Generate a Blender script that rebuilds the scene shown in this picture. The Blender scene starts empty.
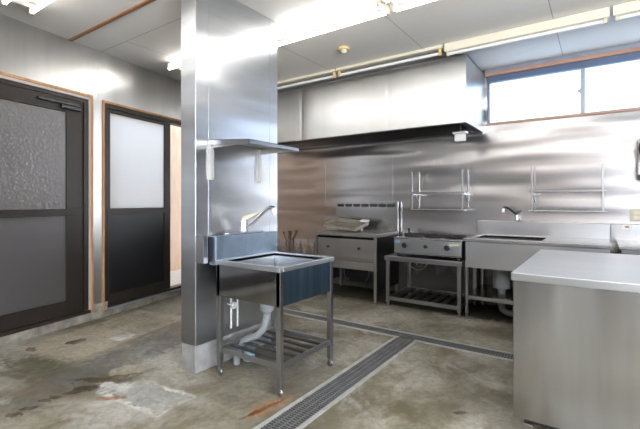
import bpy, math, random
from mathutils import Vector, Matrix
R = math.radians
random.seed(4)
sc = bpy.context.scene
COL = sc.collection

# ------------------------------------------------------------------ camera
cam_d = bpy.data.cameras.new('camera'); cam = bpy.data.objects.new('camera', cam_d); COL.objects.link(cam)
cam.location = (0, 0, 1.2); cam.rotation_euler = (R(90), 0, R(35))
cam_d.sensor_width = 36; cam_d.lens = 402 / 640 * 36
cam_d.shift_y = -12.5 / 640; cam_d.clip_start = 0.05
sc.camera = cam
# ------------------------------------------------------------------ sky, added fill lamps, exposure
w = bpy.data.worlds.new('sky'); sc.world = w; w.use_nodes = True
wn = w.node_tree.nodes; bg = wn['Background']
bg.inputs['Color'].default_value = (0.70, 0.84, 1.0, 1); bg.inputs['Strength'].default_value = 2.6
w.cycles.sampling_method = 'NONE'   # an even sky needs no importance map
def area(name, loc, direction, sx, sy, power, color):
    d = bpy.data.lights.new(name, 'AREA'); d.shape = 'RECTANGLE'; d.size = sx; d.size_y = sy; d.energy = power; d.color = color
    o = bpy.data.objects.new(name, d); COL.objects.link(o); o.location = loc
    o.rotation_euler = Vector(direction).to_track_quat('-Z', 'Y').to_euler(); return o
area('added_light_right', (3.45, -.65, 1.45), (-1, 0, 1.5), 3.0, 1.5, 480, (.90, .95, 1))  # added lamp outside an invented window, tilted up to brighten the ceiling
area('added_light_rear', (2.1, -2.8, 1.45), (-.2, 1, 1.5), 1.9, 1.5, 90, (.90, .95, 1))  # second added lamp, brightens the room from behind the camera
sc.view_settings.view_transform = 'Standard'; sc.view_settings.look = 'None'
sc.view_settings.exposure = 0.75; sc.view_settings.gamma = 1.0; sc.view_settings.use_curve_mapping = False
sc.cycles.use_adaptive_sampling = False; sc.cycles.blur_glossy = 1.0; sc.cycles.caustics_refractive = False; sc.cycles.caustics_reflective = False
sc.cycles.max_bounces = 10; sc.cycles.diffuse_bounces = 5; sc.cycles.glossy_bounces = 6; sc.cycles.sample_clamp_indirect = 6

# ------------------------------------------------------------------ materials
class NT:
    def __init__(s, name):
        s.m = bpy.data.materials.new(name); s.m.use_nodes = True
        s.t = s.m.node_tree; s.n = s.t.nodes; s.b = s.n['Principled BSDF']; s.tc = s.n.new('ShaderNodeTexCoord')
    def link(s, a, b): s.t.links.new(a, b)
    def set(s, **k):
        for key, v in k.items():
            i = s.b.inputs[key.replace('_', ' ')]
            if hasattr(v, 'is_linked'): s.link(v, i)
            else: i.default_value = v if not isinstance(v, tuple) or len(v) == 4 else (*v, 1)
        return s
    def mapping(s, scale=(1, 1, 1), loc=(0, 0, 0), rot=(0, 0, 0)):
        m = s.n.new('ShaderNodeMapping'); s.link(s.tc.outputs['Object'], m.inputs['Vector'])
        m.inputs['Scale'].default_value = scale; m.inputs['Location'].default_value = loc; m.inputs['Rotation'].default_value = rot
        return m.outputs['Vector']
    def noise(s, vec=None, scale=5, detail=4, rough=.55, dist=0):
        n = s.n.new('ShaderNodeTexNoise'); s.link(vec or s.mapping(), n.inputs['Vector'])
        n.inputs['Scale'].default_value = scale; n.inputs['Detail'].default_value = detail
        n.inputs['Roughness'].default_value = rough; n.inputs['Distortion'].default_value = dist
        return n.outputs['Fac']
    def ramp(s, fac, stops):
        r = s.n.new('ShaderNodeValToRGB'); s.link(fac, r.inputs['Fac']); e = r.color_ramp.elements
        while len(e) < len(stops): e.new(0.5)
        for el, (p, c) in zip(e, stops):
            el.position = p; el.color = c if isinstance(c, tuple) and len(c) == 4 else ((*c, 1) if isinstance(c, tuple) else (c, c, c, 1))
        return r.outputs['Color']
    def math(s, op, a, b=None, c=None, clamp=False):
        m = s.n.new('ShaderNodeMath'); m.operation = op; m.use_clamp = clamp
        for i, v in enumerate((a, b, c)):
            if v is None: continue
            if hasattr(v, 'is_linked'): s.link(v, m.inputs[i])
            else: m.inputs[i].default_value = v
        return m.outputs[0]
    def mix(s, fac, a, b, mode='MIX'):
        m = s.n.new('ShaderNodeMix'); m.data_type = 'RGBA'; m.blend_type = mode
        for i, v in ((0, fac), (6, a), (7, b)):
            if hasattr(v, 'is_linked'): s.link(v, m.inputs[i])
            else: m.inputs[i].default_value = v if not isinstance(v, tuple) else (*v, 1) if len(v) == 3 else v
        return m.outputs[2]
    def bump(s, h, strength=.2, distance=.01, normal=None):
        b = s.n.new('ShaderNodeBump'); s.link(h, b.inputs['Height'])
        b.inputs['Strength'].default_value = strength; b.inputs['Distance'].default_value = distance
        if normal: s.link(normal, b.inputs['Normal'])
        return b.outputs['Normal']
    def normal(s, n): s.link(n, s.b.inputs['Normal']); return s

def plain(name, color, rough=.5, metal=0, var=.06, scale=12, **k):
    t = NT(name); f = t.noise(scale=scale)
    lo = tuple(c * (1 - var) for c in color); hi = tuple(min(1, c * (1 + var)) for c in color)
    t.set(Base_Color=t.ramp(f, [(.3, lo), (.7, hi)]), Roughness=rough, Metallic=metal, **k)
    return t.m
def steel(name, color=(.62, .62, .62), rough=.27, brush=(1, 1, 60), wave=(.7, .7, 2.2), wave_d=.012, dirt=.12, streak=.10, grime=False):
    """brushed stainless sheet: fine brush grain, gentle oil-canning of the sheet, smears"""
    t = NT(name)
    sm = t.noise(scale=1.6, detail=1)
    gr = t.noise(t.mapping(brush), scale=1.0, detail=4, rough=.6)
    lo = tuple(c * (1 - dirt) for c in color)
    col = t.mix(t.ramp(gr, [(.35, streak), (.65, 0.0)]), t.ramp(sm, [(.15, lo), (.85, color)]), tuple(c * .45 for c in color))
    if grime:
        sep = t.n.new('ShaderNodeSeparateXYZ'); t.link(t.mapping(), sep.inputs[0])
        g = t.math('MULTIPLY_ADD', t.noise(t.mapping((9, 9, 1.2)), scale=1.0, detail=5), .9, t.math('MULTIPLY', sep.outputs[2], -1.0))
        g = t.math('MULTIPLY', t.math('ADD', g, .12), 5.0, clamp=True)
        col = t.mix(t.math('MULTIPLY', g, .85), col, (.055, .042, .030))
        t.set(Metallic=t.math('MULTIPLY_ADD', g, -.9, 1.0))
    else: t.set(Metallic=1.0)
    t.set(Base_Color=col, Roughness=t.math('MULTIPLY_ADD', sm, .05, rough - .025))
    t.normal(t.bump(t.noise(t.mapping(wave), scale=1.3, detail=1.0), 1.0, wave_d)); return t.m

M = {}
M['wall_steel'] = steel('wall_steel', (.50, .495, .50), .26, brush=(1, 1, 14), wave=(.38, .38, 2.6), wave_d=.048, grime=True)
M['left_steel'] = steel('left_wall_steel', (.66, .655, .645), .29, brush=(5, 5, .35), wave=(1.8, 1.8, .5), wave_d=.010, streak=.22)
M['pillar_steel'] = steel('pillar_steel', (.58, .595, .62), .29, brush=(1, 1, 10), wave=(.5, .5, 2.6), wave_d=.020, streak=.2)
M['hood_steel'] = steel('hood_steel', (.70, .70, .70), .34, brush=(8, 8, .4), wave=(1.6, 1.6, .35), wave_d=.012, streak=.06)
M['steel'] = steel('stainless_steel', (.52, .52, .525), .26, brush=(2, 12, 12), wave=(1, 1, 1), wave_d=.004)
M['shelf_steel'] = steel('shelf_steel', (.30, .30, .31), .30, brush=(2, 2, 2), wave_d=.001, streak=.0)
M['leg_steel'] = steel('leg_steel', (.40, .40, .41), .30, brush=(2, 2, 2), wave_d=.001, streak=.0)
M['steel_v'] = steel('stainless_steel_panel', (.50, .505, .515), .24, brush=(6, 6, .35), wave=(2.4, 2.4, .15), wave_d=.055, dirt=.10, streak=.40)
M['sink_steel'] = steel('sink_steel', (.47, .48, .50), .09, brush=(12, 12, .5), wave=(1.4, 1.4, .6), wave_d=.006, dirt=.25, streak=.3)
M['basin_steel'] = steel('basin_steel', (.74, .76, .80), .34, brush=(4, 4, 4), wave_d=.002, dirt=.1, streak=.05)
M['blue_steel'] = steel('blue_tinted_steel', (.27, .44, .64), .32, brush=(16, 16, .5), wave=(2, 2, .4), wave_d=.010, dirt=.5, streak=.85)  # steel tinted blue for the square sink's side panel
M['pale_blue_steel'] = steel('pale_blue_tinted_steel', (.46, .57, .70), .36, brush=(1, 16, 16), wave=(2, 2, 2), wave_d=.006, dirt=.3, streak=.3)  # paler blue tint for the square sink's backsplash
M['top_steel'] = steel('worktop_steel', (.60, .615, .64), .30, brush=(1, 9, 9), wave=(1, 1, 1), wave_d=.004)
M['worn_steel'] = steel('worn_dull_steel', (.52, .505, .48), .36, brush=(8, 8, .6), wave=(1.2, 1.2, 1), wave_d=.006, dirt=.3, streak=.2)
M['dark_steel'] = steel('dark_grey_steel', (.11, .11, .12), .42, brush=(4, 4, 4), dirt=.4, wave_d=.004)  # dark grey steel, blotchy in tone
M['slat_steel'] = steel('dark_slat_steel', (.20, .20, .21), .36, brush=(4, 4, 4), dirt=.4, wave_d=.001, streak=.3)  # darker than the leg steel, streaked
M['drain_steel'] = plain('drain_steel', (.24, .24, .245), .42, .5, .15)
M['drain_frame'] = plain('drain_frame', (.50, .49, .47), .45, .35, .15)
M['chrome'] = plain('chrome', (.62, .62, .63), .16, 1.0, .02)
M['brass'] = plain('aged_brass', (.20, .13, .08), .45, .8, .25)
M['black_iron'] = plain('black_cast_iron', (.02, .02, .02), .6, 0, .2)
M['black_plastic'] = plain('black_plastic', (.02, .02, .022), .4, 0, .1)
M['pale_trim'] = plain('pale_trim_paint', (.42, .37, .33), .5, 0, .05)
M['tray_metal'] = plain('tray_metal', (.34, .31, .26), .45, .4, .25)
M['bracket_steel'] = plain('bracket_steel', (.50, .48, .45), .4, .3)
M['rubber'] = plain('grey_rubber', (.10, .10, .10), .6, 0, .1)
M['cream_plastic'] = plain('cream_plastic', (.60, .54, .42), .45, 0, .04)
M['yellow_plastic'] = plain('yellowed_plastic', (.66, .46, .20), .5, 0, .06)
M['cream_paint'] = plain('cream_enamel', (.70, .64, .52), .42, 0, .04, scale=5)
M['white_paint'] = plain('white_enamel', (.80, .79, .76), .4, 0, .03, scale=5)
M['white_plastic'] = plain('white_plastic', (.78, .78, .76), .4, 0, .03)
M['grey_pvc'] = plain('grey_pvc', (.30, .32, .34), .42, 0, .06)
M['blue_pvc'] = plain('pale_blue_plastic', (.30, .45, .55), .45, 0, .08)
M['hose'] = plain('beige_rubber_hose', (.50, .42, .26), .5, 0, .1)
M['bronze'] = plain('bronze_aluminium', (.030, .024, .020), .36, .35, .12, scale=4)
M['black_panel'] = plain('black_door_panel', (.006, .006, .008), .32, 0, .2, scale=4)
M['grey_alu'] = plain('grey_aluminium', (.34, .37, .43), .4, .6, .05)
M['blue_alu'] = plain('bluish_aluminium', (.13, .17, .26), .42, .5, .05)
M['label_white'] = plain('label_paper', (.85, .84, .82), .6, 0, .02)
M['label_red'] = plain('label_red', (.35, .05, .04), .6, 0, .02)
M['label_blue'] = plain('label_blue', (.20, .30, .45), .5, 0, .02)
M['label_olive'] = plain('label_olive', (.55, .55, .35), .5, 0, .02)

def wood(name, a, b, axis_scale=(3, 3, 30)):
    t = NT(name); f = t.noise(t.mapping(axis_scale), scale=3, detail=5, dist=.3)
    t.set(Base_Color=t.ramp(f, [(.3, a), (.7, b)]), Roughness=.5); return t.m
M['trim_wood'] = wood('trim_wood', (.34, .17, .08), (.50, .28, .14), (12, 12, 2))
M['ceiling_wood'] = wood('ceiling_strip_wood', (.22, .09, .03), (.34, .15, .05), (2, 20, 20))
M['head_wood'] = wood('window_head_wood', (.42, .22, .15), (.52, .30, .20), (2, 20, 20))
M['screen_wood'] = wood('sun_tinted_screen_wood', (.62, .36, .22), (.74, .50, .34), (10, 10, 1))

def tube_mat():
    t = NT('lit_fluorescent_tube'); t.set(Base_Color=(.9, .9, .9), Emission_Color=(1, .97, .92), Emission_Strength=6.2, Roughness=.4); return t.m
M['tube_lit'] = tube_mat()
def frosted(name, color, rough=.25, pattern=60, trans=.85, bump=.25):
    """obscured glass: daylight scattered through, a soft sheen on the front"""
    t = NT(name); n = t.n
    tr = n.new('ShaderNodeBsdfTranslucent'); tr.inputs['Color'].default_value = (*color, 1)
    gl = n.new('ShaderNodeBsdfGlossy'); gl.inputs['Roughness'].default_value = rough; gl.inputs['Color'].default_value = (.9, .9, .9, 1)
    v = n.new('ShaderNodeTexVoronoi'); v.inputs['Scale'].default_value = pattern; t.link(t.mapping(), v.inputs['Vector'])
    nb = t.bump(v.outputs['Distance'], bump, .004); t.link(nb, gl.inputs['Normal']);
    mx = n.new('ShaderNodeMixShader'); mx.inputs[0].default_value = .09; t.link(tr.outputs[0], mx.inputs[1]); t.link(gl.outputs[0], mx.inputs[2])
    t.link(mx.outputs[0], n['Material Output'].inputs['Surface']); n.remove(t.b); return t.m
M['glass_white'] = frosted('white_frosted_glass', (.92, .95, 1.0))
M['glass_door'] = frosted('pale_frosted_door_glass', (.92, .95, .97), .3)
M['glass_grey'] = frosted('grey_figured_door_glass', (.37, .35, .335), .22, 42, bump=.6)
M['glass_lower'] = frosted('grey_frosted_door_glass', (.32, .31, .305), .3, 160, bump=.1)
def clear_glass():
    t = NT('clear_window_glass'); n = t.n
    tr = n.new('ShaderNodeBsdfTransparent'); gl = n.new('ShaderNodeBsdfGlossy'); gl.inputs['Roughness'].default_value = .02
    mx = n.new('ShaderNodeMixShader'); mx.inputs[0].default_value = .06
    t.link(tr.outputs[0], mx.inputs[1]); t.link(gl.outputs[0], mx.inputs[2]); t.link(mx.outputs[0], n['Material Output'].inputs['Surface']); n.remove(t.b); return t.m
M['glass_clear'] = clear_glass()

def concrete(name, a, b, rough=.7):
    t = NT(name); f = t.noise(scale=7, detail=8, rough=.65); g = t.noise(scale=40, detail=4)
    t.set(Base_Color=t.ramp(f, [(.32, a), (.68, b)]), Roughness=rough); t.normal(t.bump(g, .3, .004)); return t.m
M['concrete_light'] = concrete('pale_concrete', (.20, .20, .205), (.36, .36, .36))
M['concrete_curb'] = concrete('curb_concrete', (.11, .105, .09), (.34, .31, .26))
M['ground'] = concrete('outside_ground', (.50, .42, .34), (.60, .52, .44))
M['plaster'] = concrete('tan_plaster', (.56, .475, .44), (.62, .535, .50), .8)
M['dado'] = plain('grey_dado_paint', (.30, .30, .32), .6)

def floor_mat():
    t = NT('stained_concrete_floor')
    P = t.mapping()
    big = t.noise(P, 0.9, 8, .62, .5); mid = t.noise(t.mapping((1.6, .8, 1), (3, 1, 0)), 2.2, 8, .66, .7); fine = t.noise(P, 26, 6, .7)
    col = t.ramp(big, [(.32, (.095, .084, .055)), (.43, (.19, .172, .125)), (.52, (.32, .296, .235)), (.66, (.48, .455, .40))])
    col = t.mix(t.ramp(mid, [(.50, 0.0), (.64, .8)]), col, (.13, .095, .045))
    col = t.mix(t.ramp(t.noise(t.mapping((1, 1, 1), (7, 2, 0)), 1.7, 7, .6, .8), [(.53, 0.0), (.64, .75)]), col, (.50, .485, .44))
    col = t.mix(t.ramp(t.noise(t.mapping((1.4, .7, 1), (1, 5, 0)), 4.5, 7, .68, 1.0), [(.54, 0.0), (.66, .6)]), col, (.17, .155, .12))
    sep = t.n.new('ShaderNodeSeparateXYZ'); t.link(P, sep.inputs[0]); X, Y = sep.outputs[0], sep.outputs[1]
    wob = t.noise(P, 13, 7, .65)
    wb = t.math('MULTIPLY_ADD', wob, 3.2, -1.6)
    patchy = t.ramp(t.noise(t.mapping((1, 1, 1), (4, 9, 0)), 6, 7, .7, .6), [(.36, .25), (.56, 1.0)])
    def ell(cx, cy, rx, ry, soft=.35, ang=0, rough=1.0):
        c, s_ = math.cos(ang), math.sin(ang)
        dx = t.math('SUBTRACT', X, cx); dy = t.math('SUBTRACT', Y, cy)
        u = t.math('ADD', t.math('MULTIPLY', dx, c / rx), t.math('MULTIPLY', dy, s_ / rx))
        v = t.math('ADD', t.math('MULTIPLY', dx, -s_ / ry), t.math('MULTIPLY', dy, c / ry))
        d = t.math('SQRT', t.math('ADD', t.math('MULTIPLY', u, u), t.math('MULTIPLY', v, v)))
        d = t.math('MULTIPLY_ADD', wb, rough, d)
        return t.math('DIVIDE', t.math('SUBTRACT', 1.0, d), soft, clamp=True)
    def rect(cx, cy, hx, hy, soft=.02, ang=0, rough=.05):
        c, s_ = math.cos(ang), math.sin(ang)
        dx = t.math('SUBTRACT', X, cx); dy = t.math('SUBTRACT', Y, cy)
        u = t.math('ABSOLUTE', t.math('ADD', t.math('MULTIPLY', dx, c), t.math('MULTIPLY', dy, s_)))
        v = t.math('ABSOLUTE', t.math('ADD', t.math('MULTIPLY', dx, -s_), t.math('MULTIPLY', dy, c)))
        d = t.math('MAXIMUM', t.math('SUBTRACT', u, hx), t.math('SUBTRACT', v, hy))
        d = t.math('MULTIPLY_ADD', wb, rough, d)
        return t.math('DIVIDE', t.math('SUBTRACT', 0.0, d), soft, clamp=True)
    def put(mask, c, k):
        nonlocal col
        col = t.mix(t.math('MULTIPLY', t.math('MULTIPLY', mask, k), patchy), col, c)
    # filled-in trench patch by the sliding door, its cover, whitewash marks
    put(rect(-3.72, 1.95, .35, .66, .02, R(12)), (.52, .45, .34), .85)
    put(ell(-3.85, 2.2, .22, .35, .8, 0, 1.2), (.34, .27, .17), .7)
    put(ell(-3.70, 1.63, .065, .085, .15, 0, .4), (.09, .065, .04), .95)
    put(rect(-3.49, 1.93, .085, .105, .02, R(10), .06), (.78, .77, .74), .9)
    put(ell(-3.80, 1.33, .09, .035, .3), (.06, .048, .03), .8)
    put(ell(-3.45, 1.22, .34, .15, .4, .3), (.12, .12, .07), .85)
    put(ell(-3.35, .95, .5, .10, .5, .2), (.46, .44, .38), .6)
    # grey damp band
    put(ell(-3.02, 1.75, .24, 1.1, .35, R(12), .6), (.17, .17, .165), .8)
    # whitewash square with a paler outline
    put(rect(-2.29, 1.43, .265, .155, .02, R(6), .03), (.74, .74, .72), .8)
    put(rect(-2.29, 1.43, .235, .125, .02, R(6), .06), (.33, .335, .31), .9)
    put(ell(-2.58, 1.38, .15, .09, .35, .4), (.78, .78, .76), .9)
    put(ell(-2.76, 1.55, .12, .13, .15, .5, .4), (.47, .43, .34), .9)
    put(ell(-2.45, 1.22, .18, .05, .6, .9), (.60, .60, .57), .6)
    put(ell(-2.20, 1.22, .22, .05, .6, .2), (.56, .56, .54), .55)
    # dark wet footprints
    for x, y, a, b in ((-2.715, .865, .05, .035), (-2.725, .945, .045, .03), (-2.76, 1.03, .04, .022), (-2.75, 1.09, .04, .028), (-2.73, 1.17, .05, .022), (-2.72, 1.26, .085, .05), (-2.80, 1.36, .12, .04)):
        put(ell(x, y, a, b, .18, R(40), .8), (.05, .038, .02), .95)
    # rust
    put(ell(-2.47, 1.27, .12, .035, .5, .8), (.36, .12, .035), .9)
    put(ell(-2.75, 1.42, .20, .05, .4, R(60), 1.2), (.10, .07, .035), .85)
    put(ell(-1.60, 1.76, .20, .07, .5, R(80), .9), (.42, .22, .09), .8)
    put(ell(-1.61, 1.71, .16, .022, .3, R(80), .6), (.13, .035, .012), .95)
    put(ell(-2.95, 1.05, .3, .12, .8, .4), (.24, .13, .06), .4)
    put(ell(-.66, 2.33, .05, .018, .3, .6, .8), (.05, .045, .035), .9)
    # grease and the shade under the cooking line, both put into the floor colour
    grease_shade = rect(-2.0, 4.66, 3.0, .46, .18, 0, .1)
    col = t.mix(t.math('MULTIPLY', grease_shade, .9), col, (.030, .024, .017))
    put(ell(-1.70, 2.2, .35, .4, .6), (.16, .155, .145), .5)  # separate greyer, darker patch at the square sink
    col = t.mix(t.ramp(fine, [(.35, .35), (.6, 0.0)]), col, (.07, .06, .045))
    t.set(Base_Color=col, Roughness=t.ramp(mid, [(.35, .62), (.65, .38)]), Specular_IOR_Level=t.math('MULTIPLY_ADD', grease_shade, -.25, .28))
    t.normal(t.bump(fine, .25, .003, t.bump(big, .4, .01))); return t.m
M['floor'] = floor_mat()
def ceiling_mat():
    t = NT('painted_ceiling_board')
    sep = t.n.new('ShaderNodeSeparateXYZ'); t.link(t.mapping(), sep.inputs[0]); X, Y = sep.outputs[0], sep.outputs[1]
    f = t.noise(scale=1.2, detail=3); col = t.ramp(f, [(.3, (.82, .80, .765)), (.7, (.86, .84, .81))])
    def line(v, at, p):
        q = t.math('ABSOLUTE', t.math('SUBTRACT', t.math('FRACT', t.math('DIVIDE', t.math('SUBTRACT', v, at - p / 2 - 20 * p), p)), .5))
        return t.math('LESS_THAN', q, .0035 / p)
    joint = t.math('MAXIMUM', line(Y, 2.11, 1.82), t.math('MULTIPLY', line(X, -.335, 1.145), t.math('GREATER_THAN', Y, 2.11)))
    t.set(Base_Color=t.mix(t.math('MULTIPLY', joint, .7), col, (.25, .23, .21)), Roughness=.6)
    t.normal(t.bump(t.math('SUBTRACT', 1.0, joint), .4, .003)); return t.m
M['ceiling'] = ceiling_mat()

# ------------------------------------------------------------------ mesh helpers
class MB:
    def __init__(s): s.v = []; s.f = []; s.sm = []
    def add(s, vs, fs, smooth=False):
        o = len(s.v); s.v += [Vector(v) for v in vs]; s.f += [[i + o for i in f] for f in fs]; s.sm += [smooth] * len(fs); return s
    def hexa(s, p):      # 8 corners: bottom loop then top loop
        return s.add(p, [(3, 2, 1, 0), (4, 5, 6, 7), (0, 1, 5, 4), (1, 2, 6, 5), (2, 3, 7, 6), (3, 0, 4, 7)])
    def box(s, x0, x1, y0, y1, z0, z1):
        return s.hexa([(x0, y0, z0), (x1, y0, z0), (x1, y1, z0), (x0, y1, z0), (x0, y0, z1), (x1, y0, z1), (x1, y1, z1), (x0, y1, z1)])
    def obox(s, c, size, rot=(0, 0, 0)):
        from mathutils import Euler
        m = Euler(rot).to_matrix(); c = Vector(c); h = Vector(size) / 2
        pts = [c + m @ Vector((a * h.x, b * h.y, d * h.z)) for d in (-1, 1) for a, b in ((-1, -1), (1, -1), (1, 1), (-1, 1))]
        return s.hexa(pts)
    def prism(s, poly, a, b, axis='x'):   # poly in the two other axes, extruded a..b
        def P(u, v, t): return {'x': (t, u, v), 'y': (u, t, v), 'z': (u, v, t)}[axis]
        n = len(poly); vs = [P(u, v, a) for u, v in poly] + [P(u, v, b) for u, v in poly]
        return s.add(vs, [tuple(range(n - 1, -1, -1)), tuple(range(n, 2 * n))] + [(i, (i + 1) % n, n + (i + 1) % n, n + i) for i in range(n)])
    def tube(s, pts, r, n=10, cap=True):
        pts = [Vector(p) for p in pts]; rs = r if isinstance(r, (list, tuple)) else [r] * len(pts)
        rings = []; up = None
        for i, p in enumerate(pts):
            t = (pts[min(i + 1, len(pts) - 1)] - pts[max(i - 1, 0)]).normalized()
            if up is None:
                up = t.orthogonal().normalized()
            up = (up - t * up.dot(t)).normalized(); sd = t.cross(up)
            rings.append([p + (up * math.cos(2 * math.pi * k / n) + sd * math.sin(2 * math.pi * k / n)) * rs[i] for k in range(n)])
        vs = [v for rg in rings for v in rg]; fs = []
        for i in range(len(pts) - 1):
            for k in range(n): fs.append((i * n + k, i * n + (k + 1) % n, (i + 1) * n + (k + 1) % n, (i + 1) * n + k))
        s.add(vs, fs, True)
        if cap: s.add(rings[0], [tuple(range(n - 1, -1, -1))]); s.add(rings[-1], [tuple(range(n))])
        return s
    def cyl(s, a, b, r, r2=None, n=16): return s.tube([a, b], [r, r if r2 is None else r2], n)
    def torus(s, c, R_, r, axis='z', n=24, m=8):
        c = Vector(c); vs = []; fs = []
        for i in range(n):
            a = 2 * math.pi * i / n
            for j in range(m):
                b = 2 * math.pi * j / m; q = (R_ + r * math.cos(b)); u, v, wv = q * math.cos(a), q * math.sin(a), r * math.sin(b)
                vs.append(c + Vector({'z': (u, v, wv), 'x': (wv, u, v), 'y': (u, wv, v)}[axis]))
        for i in range(n):
            for j in range(m): fs.append((i * m + j, ((i + 1) % n) * m + j, ((i + 1) % n) * m + (j + 1) % m, i * m + (j + 1) % m))
        return s.add(vs, fs, True)
    def ball(s, c, r, n=12):
        c = Vector(c); vs = []; fs = []
        for i in range(1, n // 2):
            th = math.pi * i / (n // 2)
            for k in range(n): vs.append(c + Vector((math.sin(th) * math.cos(2 * math.pi * k / n), math.sin(th) * math.sin(2 * math.pi * k / n), math.cos(th))) * r)
        m = n // 2 - 1
        for i in range(m - 1):
            for k in range(n): fs.append((i * n + k, (i + 1) * n + k, (i + 1) * n + (k + 1) % n, i * n + (k + 1) % n))
        fs.append(tuple(range(n))); fs.append(tuple((m - 1) * n + k for k in range(n - 1, -1, -1)))
        return s.add(vs, fs, True)
    def build(s, name, mat, parent=None, bevel=0.0, label=None):
        root = parent
        while root is not None and root.parent is not None: root = root.parent
        org = Vector(root.get('_o', (0, 0, 0))) if root is not None else Vector((0, 0, 0))
        me = bpy.data.meshes.new(name); me.from_pydata([v - org for v in s.v], [], s.f); me.materials.append(M[mat] if isinstance(mat, str) else mat)
        me.polygons.foreach_set('use_smooth', s.sm); me.update()
        o = bpy.data.objects.new(name, me); COL.objects.link(o)
        if parent is not None: o.parent = parent
        if bevel:
            b = o.modifiers.new('bevel', 'BEVEL'); b.width = bevel; b.segments = 2; b.limit_method = 'ANGLE'; b.angle_limit = R(40); b.harden_normals = False
        if label: o['label'] = label
        return o
def tag(o, label, cat, group=None):
    o['label'] = label; o['category'] = cat
    if group: o['group'] = group
    return o
ROOTS = []
def thing(name, label, cat, o=(0, 0, 0), group=None):
    e = bpy.data.objects.new(name, None); COL.objects.link(e); e.location = o; e['_o'] = o; e.empty_display_size = .1; ROOTS.append(e)
    return tag(e, label, cat, group)
def struct(o): o['kind'] = 'structure'; return o
def copy_tree(root, loc, label, group=None):
    r = root.copy(); COL.objects.link(r); r.location = loc; r['label'] = label
    if group: r['group'] = group
    for ch in list(root.children):
        c = ch.copy(); COL.objects.link(c); c.parent = r
        for g in list(ch.children):
            d = g.copy(); COL.objects.link(d); d.parent = c
    ROOTS.append(r); return r

ZC = 2.755            # ceiling
YB = 5.0              # back wall
XR = 3.2; YR = -2.5   # right and rear walls
LP = Vector((-4.07, 1.204, 0)); LA = R(11.07)   # left wall: a point and its turn
def left_xy(s, off=0): return (LP.x - math.sin(LA) * s + math.cos(LA) * off, LP.y + math.cos(LA) * s + math.sin(LA) * off)
def on_left(o): o.location = LP; o.rotation_euler = (0, 0, LA); return o

# ------------------------------------------------------------------ room shell
lx0, ly0 = left_xy(-4.0, -.13); lx1, ly1 = left_xy(4.0, -.13)
b = MB(); b.prism([(lx0, YR - .1), (XR + .1, YR - .1), (XR + .1, YB + .12), (lx1, YB + .12)], -.12, 0.0, 'z'); struct(b.build('floor', 'floor'))
b = MB(); b.prism([(lx0, YR - .1), (XR + .1, YR - .1), (XR + .1, YB + .12), (lx1, YB + .12)], ZC, ZC + .12, 'z'); struct(b.build('ceiling', 'ceiling'))
# back wall of steel sheets, window high on the right
WX0, WX1, WZ0, WZ1 = -1.10, 1.55, 2.12, 2.70
b = MB()
b.box(-4.95, WX0, YB, YB + .12, 0, ZC); b.box(WX1, XR + .1, YB, YB + .12, 0, ZC)
b.box(WX0, WX1, YB, YB + .12, 0, WZ0 - .02); b.box(WX0, WX1, YB, YB + .12, WZ1 + .02, ZC)
xs = [-4.82, -3.40, -2.30, -1.216, -.059, 1.10, 2.26, XR]
for x0, x1 in zip(xs, xs[1:]):
    top = ZC if x1 < WX0 else WZ0 - .02
    b.box(x0 + .0016, x1 - .0016, YB - .003, YB, 0.0, top)
struct(b.build('wall_back', 'wall_steel'))
# left wall (local frame: y runs along it, x into the room)
D1a, D1b, D1t = -1.95, .823, 2.255
D2a, D2b, D2t = .945, 3.50, 2.24
b = MB(); T = -.12
b.box(T, 0, -4.0, D1a, .09, ZC); b.box(T, 0, D1a, D1b, D1t, ZC); b.box(T, 0, D1b, D2a, .09, ZC)
b.box(T, 0, D2a, D2b, D2t, ZC); b.box(T, 0, D2b, 3.87, .09, ZC)
b.box(0, .004, D1b + .002, D2a - .004, .16, D1t); b.box(0, .004, -4.0, D1b + .06, D1t, ZC); b.box(0, .004, D1b + .064, 3.8, D2t + .015, ZC)
struct(on_left(b.build('wall_left', 'left_steel')))
b = MB(); b.box(T, .006, -4.0, 3.87, 0, .085); b.box(T, .012, D1b + .002, D2a + .05, .085, .16)
struct(on_left(b.build('baseboard_left', 'concrete_curb', bevel=.006)))
# unseen right and rear walls, with windows added to let light in
WY0, WY1, WB, WT = -2.2, .9, .70, 2.45
VX0, VX1 = 1.1, 3.1
b = MB(); b.box(XR, XR + .1, YR, WY0, 0, ZC); b.box(XR, XR + .1, WY1, YB, 0, ZC); b.box(XR, XR + .1, WY0, WY1, 0, WB); b.box(XR, XR + .1, WY0, WY1, WT, ZC)
struct(b.build('wall_right', 'plaster'))
b = MB(); b.box(lx0, VX0, YR - .1, YR, 1.05, ZC); b.box(VX1, XR, YR - .1, YR, 0, ZC); b.box(VX0, VX1, YR - .1, YR, 0, WB); b.box(VX0, VX1, YR - .1, YR, WT, ZC); struct(b.build('wall_rear', 'plaster'))
b = MB(); b.box(VX0, VX1, YR - .056, YR - .05, WB, WT); wr = struct(b.build('added_window_3', 'glass_clear'))
b = MB()
for k in range(3):
    xx = VX0 + (VX1 - VX0 - .05) * k / 2; b.box(xx, xx + .05, YR - .08, YR - .03, WB, WT)
b.box(VX0, VX1, YR - .08, YR - .03, WB, WB + .05); b.box(VX0, VX1, YR - .08, YR - .03, WT - .05, WT); b.build('window_frame', 'grey_alu', wr)
b = MB(); b.box(lx0, VX0, YR - .1, YR + .01, 0, 1.05); struct(b.build('baseboard_rear', 'dado'))
b = MB(); b.box(XR + .04, XR + .046, WY0, WY1, WB, WT); wr = struct(b.build('added_window_2', 'glass_clear'))
b = MB()
for k in range(3):
    yy = WY0 + (WY1 - WY0 - .05) * k / 2; b.box(XR + .02, XR + .07, yy, yy + .05, WB, WT)
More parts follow.
